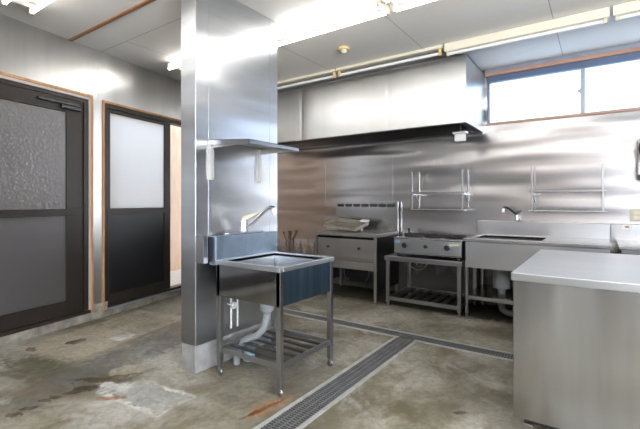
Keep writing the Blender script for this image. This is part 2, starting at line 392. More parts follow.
b.box(XR + .02, XR + .07, WY0, WY1, WB, WB + .05); b.box(XR + .02, XR + .07, WY0, WY1, WT - .05, WT); b.build('window_frame', 'grey_alu', wr)

# ceiling wood strip, back wall trims
b = MB(); x_s = left_xy((1.78 - LP.y) / math.cos(LA))[0]
b.box(x_s + .01, XR, 1.768, 1.800, ZC - .012, ZC); struct(b.build('trim_1', 'ceiling_wood'))
b = MB(); b.box(WX0 - .02, WX1 + .03, YB - .03, YB, 2.668, 2.708); struct(b.build('trim_2', 'head_wood', bevel=.004))
b = MB(); b.box(WX0 - .02, WX1 + .03, YB - .018, YB + .01, 2.710, ZC); struct(b.build('trim_3', 'grey_alu'))

# window_1: high sliding window of white frosted glass
b = MB()
b.box(WX0, WX1, YB - .012, YB + .06, 2.595, 2.672); b.box(WX0, WX1, YB - .012, YB + .06, WZ0 - .016, WZ0 + .004)
b.box(WX0, WX0 + .02, YB, YB + .06, WZ0, 2.60); b.box(WX1 - .03, WX1, YB, YB + .06, WZ0, 2.60)
win = struct(b.build('window_1', 'blue_alu', bevel=.003))
b = MB(); b.box(WX0 - .02, WX1 + .03, YB - .025, YB + .0, WZ0 - .024, WZ0 - .004); b.build('window_sill', 'head_wood', win)
for x0, x1, y in ((WX0 + .02, -.15, YB + .035), (-.17, WX1 - .03, YB + .02)):
    MB().box(x0, x1, y, y + .005, WZ0, 2.60).build('pane', 'glass_white', win)
b = MB(); b.box(-.178, -.142, YB, YB + .045, WZ0, 2.60); mu = b.build('mullion', 'grey_alu', win, .003)
b = MB(); b.box(-.19, -.165, YB - .012, YB + .002, 2.335, 2.385); b.cyl((-.19, YB - .02, 2.36), (-.20, YB - .006, 2.36), .012); b.build('latch', 'grey_alu', mu)

# door_1: sliding aluminium door with figured glass
b = MB()
b.box(-.06, .018, D1a, D1b, D1t - .004, D1t + .022); b.box(-.06, .018, D1b - .022, D1b + .004, .085, D1t)
d1 = struct(on_left(b.build('door_1', 'trim_wood', bevel=.004)))
b = MB(); b.box(-.055, .012, D1a, .80, 2.225, 2.250); b.box(-.055, .012, .782, .80, .115, 2.250); b.build('door_frame', 'pale_trim', d1)
b = MB(); b.box(-.07, .014, D1a, .80, .086, .118); b.box(-.07, .000, D1a, .78, 2.19, 2.224); b.box(-.05, .004, .735, .781, .118, 2.19); b.build('sill_track', 'bronze', d1)
def sliding_panel(par, s0, s1, x, upper, lower_mat, rail=(1.068, 1.134), zt=2.19, zb=.118, glass=(.254, 2.062), sw=.165, stiles=None):
    bb = MB(); l, r = stiles or (sw, sw)
    bb.box(x - .03, x, s0, s0 + l, zb, zt); bb.box(x - .03, x, s1 - r, s1, zb, zt)
    bb.box(x - .03, x, s0 + l, s1 - r, glass[1], zt); bb.box(x - .03, x, s0 + l, s1 - r, zb, glass[0]); bb.box(x - .034, x + .006, s0 + .01, s1 - .004, *rail)
    p = bb.build('sliding_panel', 'bronze', par, .002)
    MB().box(x - .018, x - .012, s0 + l - .005, s1 - r + .005, rail[1] - .01, glass[1] + .005).build('glass_pane', upper, p)
    MB().box(x - .018, x - .012, s0 + l - .005, s1 - r + .005, glass[0] - .005, rail[0] + .01).build('lower_pane' if lower_mat != 'black_panel' else 'kick_panel', lower_mat, p)
    return p
sliding_panel(d1, -.55, .733, -.012, 'glass_grey', 'glass_lower')
sliding_panel(d1, -1.94, -.40, -.046, 'glass_grey', 'glass_grey')
b = MB(); b.box(-.006, .016, .30, .68, 2.125, 2.15); b.box(-.006, .03, .50, .69, 2.085, 2.118); b.build('door_closer', 'dark_steel', d1, .004)

# door_2: half-glazed sliding panel, opening beside it
b = MB()
b.box(-.06, .018, D2a - .012, D2b, D2t - .006, D2t + .020); b.box(-.06, .018, D2a - .012, D2a + .010, .05, D2t)
d2 = struct(on_left(b.build('door_2', 'trim_wood', bevel=.004)))
b = MB(); b.box(-.09, .008, D2a + .01, D2b, 2.19, D2t - .006); b.box(-.09, .008, D2a + .01, D2a + .045, .10, D2t - .03); b.box(-.09, .010, D2a + .01, D2b, .085, .118); b.build('door_frame', 'bronze', d2)
b = MB(); b.box(-.10, .016, D2a + .01, D2b, .07, .090); b.build('threshold', 'grey_alu', d2)
sliding_panel(d2, .992, 1.900, -.012, 'glass_door', 'black_panel', rail=(1.062, 1.131), glass=(.22, 2.150), stiles=(.05, .10))
b = MB(); b.box(-.012, -.004, 1.005, 1.022, .95, 1.12); b.build('pull', 'black_plastic', d2)

# outside beyond the doorway: pale ground and a boarded screen with sun warmth put into its colour
b = MB(); b.box(-1.42, -1.36, -1.0, 6.0, 0, 3.0)
for k in range(16): b.box(-1.36, -1.345, -.98 + k * .42, -.98 + k * .42 + .40, 0, 3.0)
struct(on_left(b.build('wall_outside', 'screen_wood')))
b = MB(); b.box(-6, T, -6, 8, -.1, .02); struct(on_left(b.build('floor_outside', 'ground')))

# pillar clad in steel on a concrete base
PX0, PX1, PY0, PY1 = -2.472, -2.31, 1.79, 2.652
b = MB(); b.box(PX0, PX1, PY0, PY1, .195, ZC); pil = struct(b.build('wall_pillar', 'pillar_steel', bevel=.004))
MB().box(PX0 + .004, PX1 - .004, PY0 + .004, PY1 - .004, 0, .197).build('concrete_base', 'concrete_light', pil, .008)
b = MB(); b.box(PX1, PX1 + .003, PY0 + .115, PY1 - .105, .97, ZC); b.box(PX1, PX1 + .0022, PY0 + .004, PY0 + .112, .2, ZC); b.box(PX1, PX1 + .0022, PY1 - .102, PY1 - .003, .2, ZC); b.build('cladding_sheet', 'pillar_steel', pil)
b = MB(); b.box(PX1, -2.226, PY0 + .001, 1.832, .775, .967); b.build('corner_box', 'steel_v', pil, .003)
MB().box(PX1, -2.262, 1.833, 2.50, .775, .955).build('dark_gap_backing', 'dark_steel', pil)  # backing coloured dark to give the gap behind the backsplash its shade

# ------------------------------------------------------------------ wall shelf on the pillar
sh = thing('wall_shelf', 'stainless steel shelf on brackets fixed to the steel pillar above the square sink', 'shelf', (-2.31, 2.18, 1.60))
def SH(x): return 1.645 - (x + 2.31) * .075
b = MB()
xo = -1.89
for y0, y1, dz0, dz1, xa, xb in ((1.89, 2.42, -.004, 0, -2.305, xo), (1.89, 1.896, -.036, 0, -2.305, xo), (1.89, 2.42, -.026, 0, xo - .006, xo), (2.414, 2.42, -.03, 0, -2.305, xo)):
    b.hexa([(xa, y0, SH(xa) + dz0), (xb, y0, SH(xb) + dz0), (xb, y1, SH(xb) + dz0), (xa, y1, SH(xa) + dz0), (xa, y0, SH(xa) + dz1), (xb, y0, SH(xb) + dz1), (xb, y1, SH(xb) + dz1), (xa, y1, SH(xa) + dz1)])
b.build('shelf_board', 'shelf_steel', sh)
for y in (1.905, 2.48 - .075):
    b = MB(); b.box(-2.307, -2.283, y - .004, y + .026, 1.36, 1.64)
    b.hexa([(-2.29, y + .004, 1.585), (-1.97, y + .004, 1.59), (-1.97, y + .01, 1.59), (-2.29, y + .01, 1.585), (-2.29, y + .004, 1.64), (-1.97, y + .004, 1.614), (-1.97, y + .01, 1.614), (-2.29, y + .01, 1.64)])
    b.build('bracket', 'bracket_steel', sh)

# ------------------------------------------------------------------ range hood
hd = thing('range_hood', 'long box-shaped stainless steel range hood along the top of the back wall', 'range hood', (-2.8, 4.6, 2.015))
HX0, HX1, HY0, HZ0, HZ1 = -4.55, -1.132, 4.215, 2.018, 2.712
b = MB(); t_ = .012
prof = [(HX0, .05), (-3.30, .010), (-3.255, .012), (-3.205, .0), (-3.15, -.006), (-3.05, -.009), (-2.6, -.012), (-2.08, -.012), (-2.03, -.013), (-2.00, -.010), (-1.95, -.0125), (-1.5, -.010), (-1.25, -.007), (-1.20, -.003), (HX1, .004)]
for (x0, a), (x1, c) in zip(prof, prof[1:]):
    b.hexa([(x0, HY0 + a, HZ0), (x1, HY0 + c, HZ0), (x1, HY0 + c + t_, HZ0), (x0, HY0 + a + t_, HZ0), (x0, HY0 + a, HZ1), (x1, HY0 + c, HZ1), (x1, HY0 + c + t_, HZ1), (x0, HY0 + a + t_, HZ1)])
b.box(HX1 - t_, HX1, HY0 + t_, YB - .004, HZ0, HZ1); b.box(HX0, HX0 + t_, HY0 + t_, YB - .004, HZ0, HZ1); b.box(HX0, HX1, HY0 + t_, YB - .004, HZ1 - t_, HZ1)
b.build('canopy', 'hood_steel', hd)
b = MB()
b.box(HX0 + t_, HX1 - t_, HY0 + t_, HY0 + .07, HZ0, HZ0 + .006); b.box(HX0 + t_, HX1 - t_, HY0 + .066, HY0 + .07, HZ0, HZ0 + .03)
b.box(HX1 - .07, HX1 - t_, HY0 + .07, YB - .08, HZ0, HZ0 + .006)
b.build('grease_gutter', 'dark_steel', hd)
b = MB(); b.box(HX0 + t_, HX1 - t_, YB - .075, YB - .005, HZ0 - .02, HZ0 + .004); b.build('rear_gutter', 'steel', hd)
for x0, x1 in ((-4.5, -2.86), (-2.84, -1.18)):
    b = MB(); b.hexa([(x0, HY0 + .08, HZ0 + .02), (x1, HY0 + .08, HZ0 + .02), (x1, YB - .02, HZ0 + .26), (x0, YB - .02, HZ0 + .26), (x0, HY0 + .08, HZ0 + .04), (x1, HY0 + .08, HZ0 + .04), (x1, YB - .02, HZ0 + .28), (x0, YB - .02, HZ0 + .28)])
    b.build('filter_panel', 'dark_steel', hd)
so = thing('socket_box', 'small white electrical socket box hanging under the right end of the hood', 'socket', (-1.27, 4.5, 1.87))
b = MB(); b.box(-1.325, -1.215, 4.47, 4.53, 1.868, 1.945); b.build('box', 'white_plastic', so, .006)
b = MB(); b.box(-1.345, -1.195, 4.46, 4.54, 1.946, 1.972); b.build('mounting_plate', 'steel', so, .003)
b = MB(); b.cyl((-1.27, 4.5, 1.97), (-1.27, 4.5, 2.075), .010); b.build('hanger', 'dark_steel', so)

# ------------------------------------------------------------------ lights on the ceiling
def twin_fixture(x0, yc, label, L=1.262):
    f = thing('fluorescent_light', label, 'ceiling light', (x0, yc, ZC), 'twin-tube fluorescent lights')
    x1 = x0 + L
    b = MB(); b.prism([(yc - .07, ZC), (yc - .068, ZC - .012), (yc - .035, ZC - .05), (yc + .035, ZC - .05), (yc + .068, ZC - .012), (yc + .07, ZC)], x0 + .012, x1 - .012); b.build('housing', 'white_paint', f)
    for sy in (-1, 1):
        MB().cyl((x0 + .035, yc + sy * .088, ZC - .078), (x1 - .035, yc + sy * .088, ZC - .078), .0165, n=12).build('tube', 'tube_lit', f)
        for xx in (x0 + .012, x1 - .035):
            b = MB(); b.box(xx, xx + .023, yc + sy * .088 - .016, yc + sy * .088 + .016, ZC - .098, ZC - .02); b.box(xx, xx + .02, yc + min(0, sy * .088), yc + max(0, sy * .088), ZC - .05, ZC - .02); b.build('lamp_holder', 'cream_plastic', f, .004)
    return f
f0 = twin_fixture(-3.95, 2.775, 'lit twin-tube ceiling light behind the pillar, ending left of it')
copy_tree(f0, (-2.598, 2.775, ZC), 'lit twin-tube ceiling light just right of the pillar, in front of the hood')
copy_tree(f0, (-1.326, 2.775, ZC), 'lit twin-tube ceiling light at the top edge, continuing the row to the right')
copy_tree(f0, (-3.645, 1.185, ZC), 'lit twin-tube ceiling light in the top left corner by the sliding door')
for k, nm in enumerate(('next in line to the corner one', 'third in line from the corner one')):
    copy_tree(f0, (-2.37 + 1.275 * k, 1.185, ZC), 'added unseen lit twin-tube ceiling light ' + nm)  # out-of-view units added to the corner row to brighten the room
for k, nm in enumerate(('by the sliding door', 'second from the sliding door', 'third from the sliding door')):
    copy_tree(f0, (-3.0 + 1.275 * k, -.75, ZC), 'added unseen lit twin-tube ceiling light behind the camera, ' + nm)  # extra row added behind the camera for more light
def single_fixture(x0, yc, label, wide, L=1.25):
    f = thing('fluorescent_light', label, 'ceiling light', (x0, yc, ZC), 'single-tube lights along the hood')
    x1 = x0 + L; h = .078 if wide else .03; zt = ZC - h - .020 if wide else ZC - .075
    b = MB(); hw = .03 if wide else .035
    b.prism([(yc - hw, ZC), (yc - hw, ZC - h), (yc + hw, ZC - h), (yc + hw, ZC)], x0 + .004, x1 - .004); b.build('housing', 'cream_paint', f, .003)
    MB().cyl((x0 + .05, yc, zt), (x1 - .05, yc, zt), .0155, n=12).build('tube', 'white_plastic', f)
    for xx in (x0 + .02, x1 - .048):
        b = MB(); b.box(xx, xx + .028, yc - .014, yc + .014, zt - .020, ZC - h + .002); b.build('lamp_holder', 'cream_plastic' if wide else 'yellow_plastic', f, .004)
    return f
s0 = single_fixture(-3.79, 3.97, 'unlit bare-tube light above the hood, at its far left by the pillar', False)
copy_tree(s0, (-2.535, 3.97, ZC), 'unlit bare-tube light above the middle of the hood')
s1 = single_fixture(-1.272, 3.97, 'cream deep-bodied tube light from the hood corner to above the window', True, 1.33)
copy_tree(s1, (.07, 3.97, ZC), 'cream deep-bodied tube light at the right edge of the picture')
b = MB(); b.tube([(-1.32, 4.0, 2.70), (-1.30, 4.1, 2.735), (-1.25, 4.22, 2.728), (-1.17, 4.26, 2.722)], .008, 8)
tag(b.build('lamp_cable', 'rubber'), 'short dark cable from the tube light to the top corner of the hood', 'cable')
dt = thing('smoke_detector', 'yellowed round smoke detector on the ceiling in front of the hood', 'smoke detector', (-2.13, 3.464, ZC))
b = MB(); b.tube([(-2.13, 3.464, ZC), (-2.13, 3.464, ZC - .018), (-2.13, 3.464, ZC - .022)], [.056, .056, .045], 20); b.build('base', 'yellow_plastic', dt)
b = MB(); b.tube([(-2.13, 3.464, ZC - .02), (-2.13, 3.464, ZC - .045), (-2.13, 3.464, ZC - .055)], [.034, .030, .012], 16); b.build('sensor_head', 'cream_plastic', dt)

# ------------------------------------------------------------------ furniture helpers
def basin_mesh(x0, x1, y0, y1, z0, z1, t=.004):
    b = MB(); b.box(x0, x1, y0, y1, z0, z0 + t)
    b.box(x0, x0 + t, y0, y1, z0, z1); b.box(x1 - t, x1, y0, y1, z0, z1); b.box(x0 + t, x1 - t, y0, y0 + t, z0, z1); b.box(x0 + t, x1 - t, y1 - t, y1, z0, z1)
    return b
def ring_top(X0, X1, Y0, Y1, hx0, hx1, hy0, hy1, z0, z1):
    b = MB(); b.box(X0, X1, Y0, hy0, z0, z1); b.box(X0, X1, hy1, Y1, z0, z1); b.box(X0, hx0, hy0, hy1, z0, z1); b.box(hx1, X1, hy0, hy1, z0, z1); return b

# ------------------------------------------------------------------ free-standing square sink
sk = thing('square_sink', 'free-standing stainless steel sink on caster legs beside the pillar', 'sink', (-1.9, 2.165, 0))
SX0, SX1, SY0, SY1 = -2.20, -1.60, 1.86, 2.47
ring_top(SX0, SX1, SY0, SY1, SX0 + .05, SX1 - .035, SY0 + .035, SY1 - .035, .768, .800).build('rim', 'basin_steel', sk, .004)
ba = basin_mesh(SX0 + .046, SX1 - .031, SY0 + .031, SY1 - .031, .575, .79).build('basin', 'basin_steel', sk)
MB().tube([(-1.92, 2.16, .5805), (-1.92, 2.16, .583)], [.045, .038], 18).build('drain_plug', 'chrome', ba)
b = MB(); xa, xb, ya, yb = SX0 + .012, SX1 - .008, SY0 + .008, SY1 - .008
b.box(xa, xb, ya, ya + .003, .555, .775); b.box(xa, xb, yb - .003, yb, .555, .775); b.box(xa, xa + .003, ya, yb, .555, .775)
b.build('apron', 'sink_steel', sk)
MB().box(xb - .003, xb, ya, yb, .555, .775).build('side_apron', 'blue_steel', sk, label='bluish side panel')
b = MB(); b.box(-2.25, -2.18, SY0, SY1 + .03, .76, .960); b.build('backsplash', 'pale_blue_steel', sk, .004, label='bluish backsplash')
for lx, ly in ((-2.165, 1.885), (-1.622, 1.885), (-1.622, 2.445), (-2.165, 2.445)):
    b = MB(); b.box(lx - .017, lx + .017, ly - .017, ly + .017, .062, .77); lg = b.build('leg', 'leg_steel', sk, .003)
    b = MB(); b.torus((lx, ly, .025), .017, .0085, 'y', 16, 8); b.cyl((lx, ly - .012, .025), (lx, ly + .012, .025), .012); b.box(lx - .006, lx + .006, ly - .018, ly - .013, .025, .062); b.box(lx - .006, lx + .006, ly + .013, ly + .018, .025, .062); b.cyl((lx, ly, .045), (lx, ly, .065), .013)
    b.build('caster', 'leg_steel', lg)
b = MB(); b.box(-2.15, -1.64, 1.878, 1.892, .165, .198); b.box(-2.15, -1.64, 2.438, 2.452, .165, .198); b.box(-2.172, -2.158, 1.90, 2.43, .165, .198); b.box(-1.630, -1.614, 1.90, 2.43, .165, .198); b.build('shelf_rail', 'leg_steel', sk, .002)
for k in range(5):
    y = 1.98 + k * .095; MB().box(-2.158, -1.63, y - .014, y + .014, .176, .190).build('shelf_slat', 'slat_steel', sk, .002)
b = MB(); b.cyl((-1.955, 2.13, .556), (-1.955, 2.13, .43), .052); b.cyl((-1.955, 2.13, .43), (-1.955, 2.13, .405), .045, .03); b.build('drain_trap', 'grey_pvc', sk)
b = MB(); b.tube([(-1.955, 2.13, .415), (-1.955, 2.125, .36), (-1.965, 2.11, .30), (-2.01, 2.09, .25), (-2.09, 2.085, .215), (-2.16, 2.085, .17), (-2.205, 2.085, .10), (-2.215, 2.085, .002)], .026, 12); b.build('drain_pipe', 'grey_pvc', sk)
# water stop valve on the pillar
vl = thing('stop_valve', 'white water pipe with a round stop valve behind the square sink legs', 'valve', (-2.28, 2.06, .3))
b = MB(); b.tube([(-2.30, 2.075, .62), (-2.27, 2.075, .60), (-2.262, 2.075, .52), (-2.262, 2.075, .26)], .009, 8); b.tube([(-2.262, 2.14, .56), (-2.262, 2.14, .26)], .008, 8); b.build('pipe', 'white_plastic', vl)
b = MB(); b.cyl((-2.29, 2.075, .435), (-2.235, 2.075, .435), .013); b.build('valve_body', 'chrome', vl)
b = MB(); b.torus((-2.228, 2.075, .435), .022, .006, 'x', 16, 6); b.cyl((-2.236, 2.075, .435), (-2.220, 2.075, .435), .015); b.build('hand_wheel', 'white_plastic', vl)
MB().tube([(-2.215, 2.20, .0), (-2.215, 2.20, .075), (-2.215, 2.20, .09)], [.04, .037, .02], 16)
b = MB(); b.tube([(-2.20, 2.20, .0), (-2.20, 2.20, .075), (-2.20, 2.20, .095)], [.045, .040, .02], 16)
tag(b.build('plastic_cap', 'blue_pvc'), 'pale blue plastic cap on the floor under the square sink', 'cap')
# mixer tap
fc = thing('mixer_tap', 'single-lever chrome mixer tap on the ledge of the square sink', 'tap', (-2.215, 2.17, .96))
MB().box(-2.243, -2.187, 1.99, 2.35, .960, .978).build('base_plate', 'chrome', fc, .008)
b = MB(); b.tube([(-2.215, 2.165, .976), (-2.215, 2.165, .985), (-2.215, 2.165, 1.05), (-2.215, 2.165, 1.066)], [.030, .025, .025, .018], 16); b.build('body', 'chrome', fc)
b = MB(); b.tube([(-2.20, 2.175, 1.005), (-2.15, 2.195, 1.05), (-2.06, 2.215, 1.13), (-2.03, 2.222, 1.152), (-2.00, 2.228, 1.158), (-1.975, 2.235, 1.15)], [.016, .015, .014, .015, .018, .019], 12); sp = b.build('spout', 'chrome', fc)
b = MB(); b.tube([(-1.985, 2.233, 1.155), (-1.978, 2.235, 1.125), (-1.976, 2.235, 1.108)], [.019, .021, .017], 12); b.build('spray_head', 'white_plastic', sp)
b = MB(); b.tube([(-2.222, 2.155, 1.056), (-2.214, 2.175, 1.078), (-2.17, 2.225, 1.102), (-2.13, 2.265, 1.118)], [.022, .022, .014, .010], 12); b.build('lever', 'cream_plastic', fc)

# ------------------------------------------------------------------ range / griddle
rg = thing('griddle_range', 'stainless steel griddle range with tall back guard, left of the gas stove', 'range', (-2.64, 4.6, 0))
gx0, gx1, gy0, gy1 = -3.08, -2.185, 4.28, 4.93
MB().box(gx0, gx1, gy0, gy1, .772, .816).build('top_plate', 'worn_steel', rg, .004)
b = MB(); b.box(gx1 - .004, gx1, gy0 + .02, gy1, .13, .772); b.box(gx0, gx0 + .004, gy0 + .02, gy1, .13, .772); b.box(gx0, gx1, gy1 - .004, gy1, .08, .772); b.box(gx0 + .004, gx1 - .004, gy0 + .05, gy1 - .004, .44, .45); b.build('body_shell', 'dark_steel', rg)
b = MB()
b.box(gx0, gx0 + .035, gy0, gy0 + .03, .37, .772); b.box(gx1 - .035, gx1, gy0, gy0 + .03, .37, .772); b.box(gx0 + .035, gx1 - .035, gy0 + .004, gy0 + .03, .478, .50)
b.build('front_frame', 'worn_steel', rg, .002)
fp = MB().box(gx0 + .04, gx1 - .04, gy0 + .004, gy0 + .02, .502, .742).build('front_panel', 'worn_steel', rg, .004)
for x in (-2.87, -2.42):
    MB().box(x - .014, x + .014, gy0 - .012, gy0 + .004, .618, .646).build('knob', 'black_plastic', fp, .004)
MB().box(gx0 + .036, gx1 - .036, gy0 + .0, gy0 + .02, .372, .474).build('lower_panel', 'worn_steel', rg, .004)
for lx, ly in ((gx0 + .018, gy0 + .018), (gx1 - .018, gy0 + .018), (gx0 + .018, gy1 - .03), (gx1 - .018, gy1 - .03)):
    b = MB(); b.box(lx - .016, lx + .016, ly - .016, ly + .016, .0, .40); b.build('leg', 'worn_steel', rg, .002)
b = MB(); b.box(gx0 - .09, gx1 - .015, 4.93, 4.97, .40, 1.205); bk = b.build('back_guard', 'steel', rg, .003)
b = MB()
for k in range(7): b.box(gx0 - .06 + k * .132, gx0 + .05 + k * .132, 4.9285, 4.932, 1.135, 1.172)
b.build('vent_slot', 'dark_steel', bk)
b = MB(); b.tube([(-2.95, 4.80, .44), (-2.95, 4.80, .20), (-2.95, 4.86, .12), (-2.95, 4.93, .10)], .012, 8); b.build('gas_pipe', 'drain_steel', rg); b = MB(); b.tube([(-2.52, 4.72, .44), (-2.52, 4.72, .22), (-2.60, 4.80, .14)], .010, 8); b.build('gas_pipe', 'drain_steel', rg)
# tilted tray lying on the range
ty = thing('drip_tray', 'shallow tilted steel tray lying on top of the griddle range', 'tray', (-2.77, 4.52, .816))
from mathutils import Euler
rotm = Euler((R(12), R(5), 0)).to_matrix(); c0 = Vector((-2.775, 4.56, .913))
def tbox(bb, x0, x1, y0, y1, z0, z1, flare=0):
    pts = [(x0, y0, z0), (x1, y0, z0), (x1, y1, z0), (x0, y1, z0), (x0, y0, z1), (x1, y0, z1), (x1, y1, z1), (x0, y1, z1)]
    return bb.hexa([c0 + rotm @ Vector(p) for p in pts])
b = MB(); tbox(b, -.25, .25, -.17, .17, -.03, -.026)
for a in ((-.25, .25, -.17, -.166, -.03, .014), (-.25, .25, .166, .17, -.03, .014), (-.25, -.246, -.17, .17, -.03, .014), (.246, .25, -.17, .17, -.03, .014)): tbox(b, *a)
for a in ((-.26, .26, -.18, -.166, .012, .016), (-.26, .26, .166, .18, .012, .016), (-.26, -.246, -.18, .18, .012, .016), (.246, .26, -.18, .18, .012, .016)): tbox(b, *a)
b.build('pan', 'tray_metal', ty)
b = MB(); tbox(b, .15, .262, .10, .182, .016, .04); b.build('white_corner', 'white_plastic', ty, .01)
b = MB(); b.box(-2.97, -2.60, 4.66, 4.70, .8172, .893); b.build('prop', 'worn_steel', ty)

# ------------------------------------------------------------------ wall taps left of the range
wt = thing('twin_valve_pipes', 'pair of brown pipes with cross-handle valves low on the back wall behind the sink', 'valve', (-4.09, 4.95, .4))
b = MB(); zt = .60
b.tube([(-4.125, 4.955, 0), (-4.125, 4.955, .60)], .012, 8); b.tube([(-4.05, 4.955, 0), (-4.05, 4.955, .60)], .012, 8)
b.tube([(-4.125, 4.955, .58), (-4.09, 4.955, .60), (-4.05, 4.955, .58)], .011, 8)
b.tube([(-4.125, 4.955, .60), (-4.145, 4.94, .65), (-4.15, 4.93, .70)], .013, 8); b.tube([(-4.05, 4.955, .60), (-4.03, 4.94, .66), (-4.02, 4.93, .71)], .013, 8); b.build('pipe', 'brass', wt)
for x, z in ((-4.15, .715), (-4.02, .725)):
    b = MB(); b.ball((x, 4.93, z), .020, 10); b.tube([(x - .022, 4.93, z + .01), (x + .022, 4.93, z + .01)], .007, 6); b.tube([(x, 4.90, z + .01), (x, 4.96, z + .01)], .007, 6); b.build('handle', 'brass', wt)

# ------------------------------------------------------------------ gas table and stove
tb = thing('stove_stand', 'low stainless steel stand with slatted bottom shelf under the gas stove', 'stand', (-1.62, 4.57, 0))
tx0, tx1, ty0, ty1 = -2.06, -1.178, 4.235, 4.92
MB().box(tx0, tx1, ty0, ty1, .528, .580).build('tabletop', 'leg_steel', tb, .005)
for lx, ly in ((tx0 + .035, ty0 + .03), (tx1 - .035, ty0 + .03), (tx0 + .035, ty1 - .03), (tx1 - .035, ty1 - .03)):
    b = MB(); b.box(lx - .019, lx + .019, ly - .019, ly + .019, .05, .53); lg = b.build('leg', 'leg_steel', tb, .003)
    MB().cyl((lx, ly, 0), (lx, ly, .05), .014, .017, 12).build('foot', 'drain_steel', lg)
b = MB(); b.box(tx0 + .055, tx1 - .055, ty0 + .015, ty0 + .045, .072, .112); b.box(tx0 + .055, tx1 - .055, ty1 - .045, ty1 - .015, .072, .112); b.box(tx0 + .02, tx0 + .05, ty0 + .05, ty1 - .05, .072, .112); b.box(tx1 - .05, tx1 - .02, ty0 + .05, ty1 - .05, .072, .112); b.build('shelf_rail', 'leg_steel', tb, .002)
for k in range(7):
    x = tx0 + .11 + k * .11; MB().box(x - .026, x + .026, ty0 + .045, ty1 - .045, .094, .108).build('shelf_slat', 'slat_steel', tb, .002)
st = thing('gas_stove', 'three-burner tabletop gas stove with black knobs on a steel stand', 'stove', (-1.57, 4.57, .58))
vx0, vx1, vy0, vy1 = -1.955, -1.195, 4.275, 4.86
b = MB(); b.box(vx0, vx1, vy0 + .008, vy1, .615, .782); b.build('body', 'steel', st, .004)
MB().box(vx0 - .004, vx1 + .004, vy0 - .004, vy1, .782, .798).build('top_plate', 'steel', st, .003)
b = MB(); b.box(vx0 + .002, vx1 - .002, vy0, vy0 + .009, .63, .780); pn = b.build('front_panel', 'cream_steel' if 'cream_steel' in M else 'top_steel', st, .003)
MB().box(vx0 + .02, vx0 + .075, vy0 - .0015, vy0, .735, .762).build('sticker', 'label_blue', pn)
MB().box(vx1 - .13, vx1 - .02, vy0 - .0015, vy0, .740, .758).build('sticker', 'label_olive', pn)
for x, r in ((-1.823, .032), (-1.578, .022), (-1.345, .032)):
    b = MB(); b.tube([(x, vy0, .712), (x, vy0 - .012, .712), (x, vy0 - .030, .712)], [r, r, r * .8], 18); b.obox((x, vy0 - .034, .712), (r * .5, .012, r * 1.7)); b.build('knob', 'black_plastic', st)
for x in (-1.83, -1.585, -1.345):
    b = MB(); y = 4.58
    b.torus((x, y, .810), .098, .011, 'z', 24, 6); b.torus((x, y, .800), .04, .014, 'z', 18, 6)
    for k in range(6):
        a = k * math.pi / 3 + .3; b.obox((x + .072 * math.cos(a), y + .072 * math.sin(a), .815), (.085, .014, .030), (0, 0, a))
    b.build('burner_grate', 'black_iron', st)
for x in (vx0 + .04, vx1 - .04):
    for y in (vy0 + .04, vy1 - .04): MB().cyl((x, y, .58), (x, y, .616), .016, .02, 12).build('foot', 'black_plastic', st)
b = MB(); b.cyl((-1.97, 4.80, .70), (-1.99, 4.80, .70), .02); b.tube([(-1.99, 4.80, .68), (-1.99, 4.80, .84), (-1.99, 4.80, .87)], [.012, .012, .02], 10); b.build('gas_cock', 'black_plastic', st)
hz = [(-2.04, 4.945, .70), (-2.08, 4.945, .60)]
for k in range(13):
    a = math.pi + math.pi * k / 12; hz.append((-1.93 + .15 * math.cos(a), 4.93, .50 + .165 * math.sin(a)))
hz += [(-1.775, 4.945, .62)]
tag(MB().tube(hz, .009, 8).build('gas_hose', 'hose'), 'beige gas hose hanging in a loop under the stove stand', 'hose')

# ------------------------------------------------------------------ long sink on the back wall
ls = thing('long_sink', 'long one-bowl stainless steel sink with drainboard against the back wall', 'sink', (-.55, 4.6, 0))
qx0, qx1, qy0, qy1 = -1.168, .070, 4.235, 4.985
ring_top(qx0, qx1, qy0, qy1, -1.10, -.47, 4.33, 4.86, .792, .830).build('counter', 'steel', ls, .006)
basin_mesh(-1.104, -.466, 4.326, 4.864, .54, .815).build('basin', 'steel', ls)
b = MB(); b.box(qx0 + .022, qx1 - .01, qy0 + .012, qy0 + .016, .532, .794); b.box(qx0 + .022, qx0 + .026, qy0 + .016, qy1 - .02, .532, .794); b.build('apron', 'top_steel', ls)
b = MB(); b.box(-1.205, qx1, 4.952, 4.990, .80, .984); b.build('backsplash', 'top_steel', ls, .008)
for lx, ly in ((qx0 + .03, qy0 + .032), (qx1 - .05, qy0 + .032), (qx0 + .03, qy1 - .06), (qx1 - .05, qy1 - .06)):
    b = MB(); b.cyl((lx, ly, .06), (lx, ly, .60), .018, n=14); lg = b.build('leg', 'leg_steel', ls)
    MB().cyl((lx, ly, 0), (lx, ly, .062), .011, .016, 12).build('foot', 'drain_steel', lg)
b = MB(); b.box(qx0 + .02, qx1 - .03, qy0 + .02, qy1 - .05, .236, .244); b.box(qx0 + .045, qx1 - .07, qy0 + .016, qy0 + .026, .206, .244); b.build('under_shelf', 'steel', ls)
b = MB(); b.cyl((-.86, 4.55, .54), (-.86, 4.55, .30), .085); b.cyl((-.86, 4.55, .30), (-.86, 4.55, .246), .045, .035); b.build('drain_trap', 'grey_pvc', ls)
b = MB(); b.tube([(-.86, 4.55, .25), (-.86, 4.55, .12), (-.85, 4.55, .075), (-.80, 4.54, .05), (-.55, 4.52, .045)], .035, 12); b.build('drain_pipe', 'grey_pvc', ls)
lt = thing('swivel_tap', 'small chrome swivel tap with dark spout over the long sink', 'tap', (-.78, 4.97, .985))
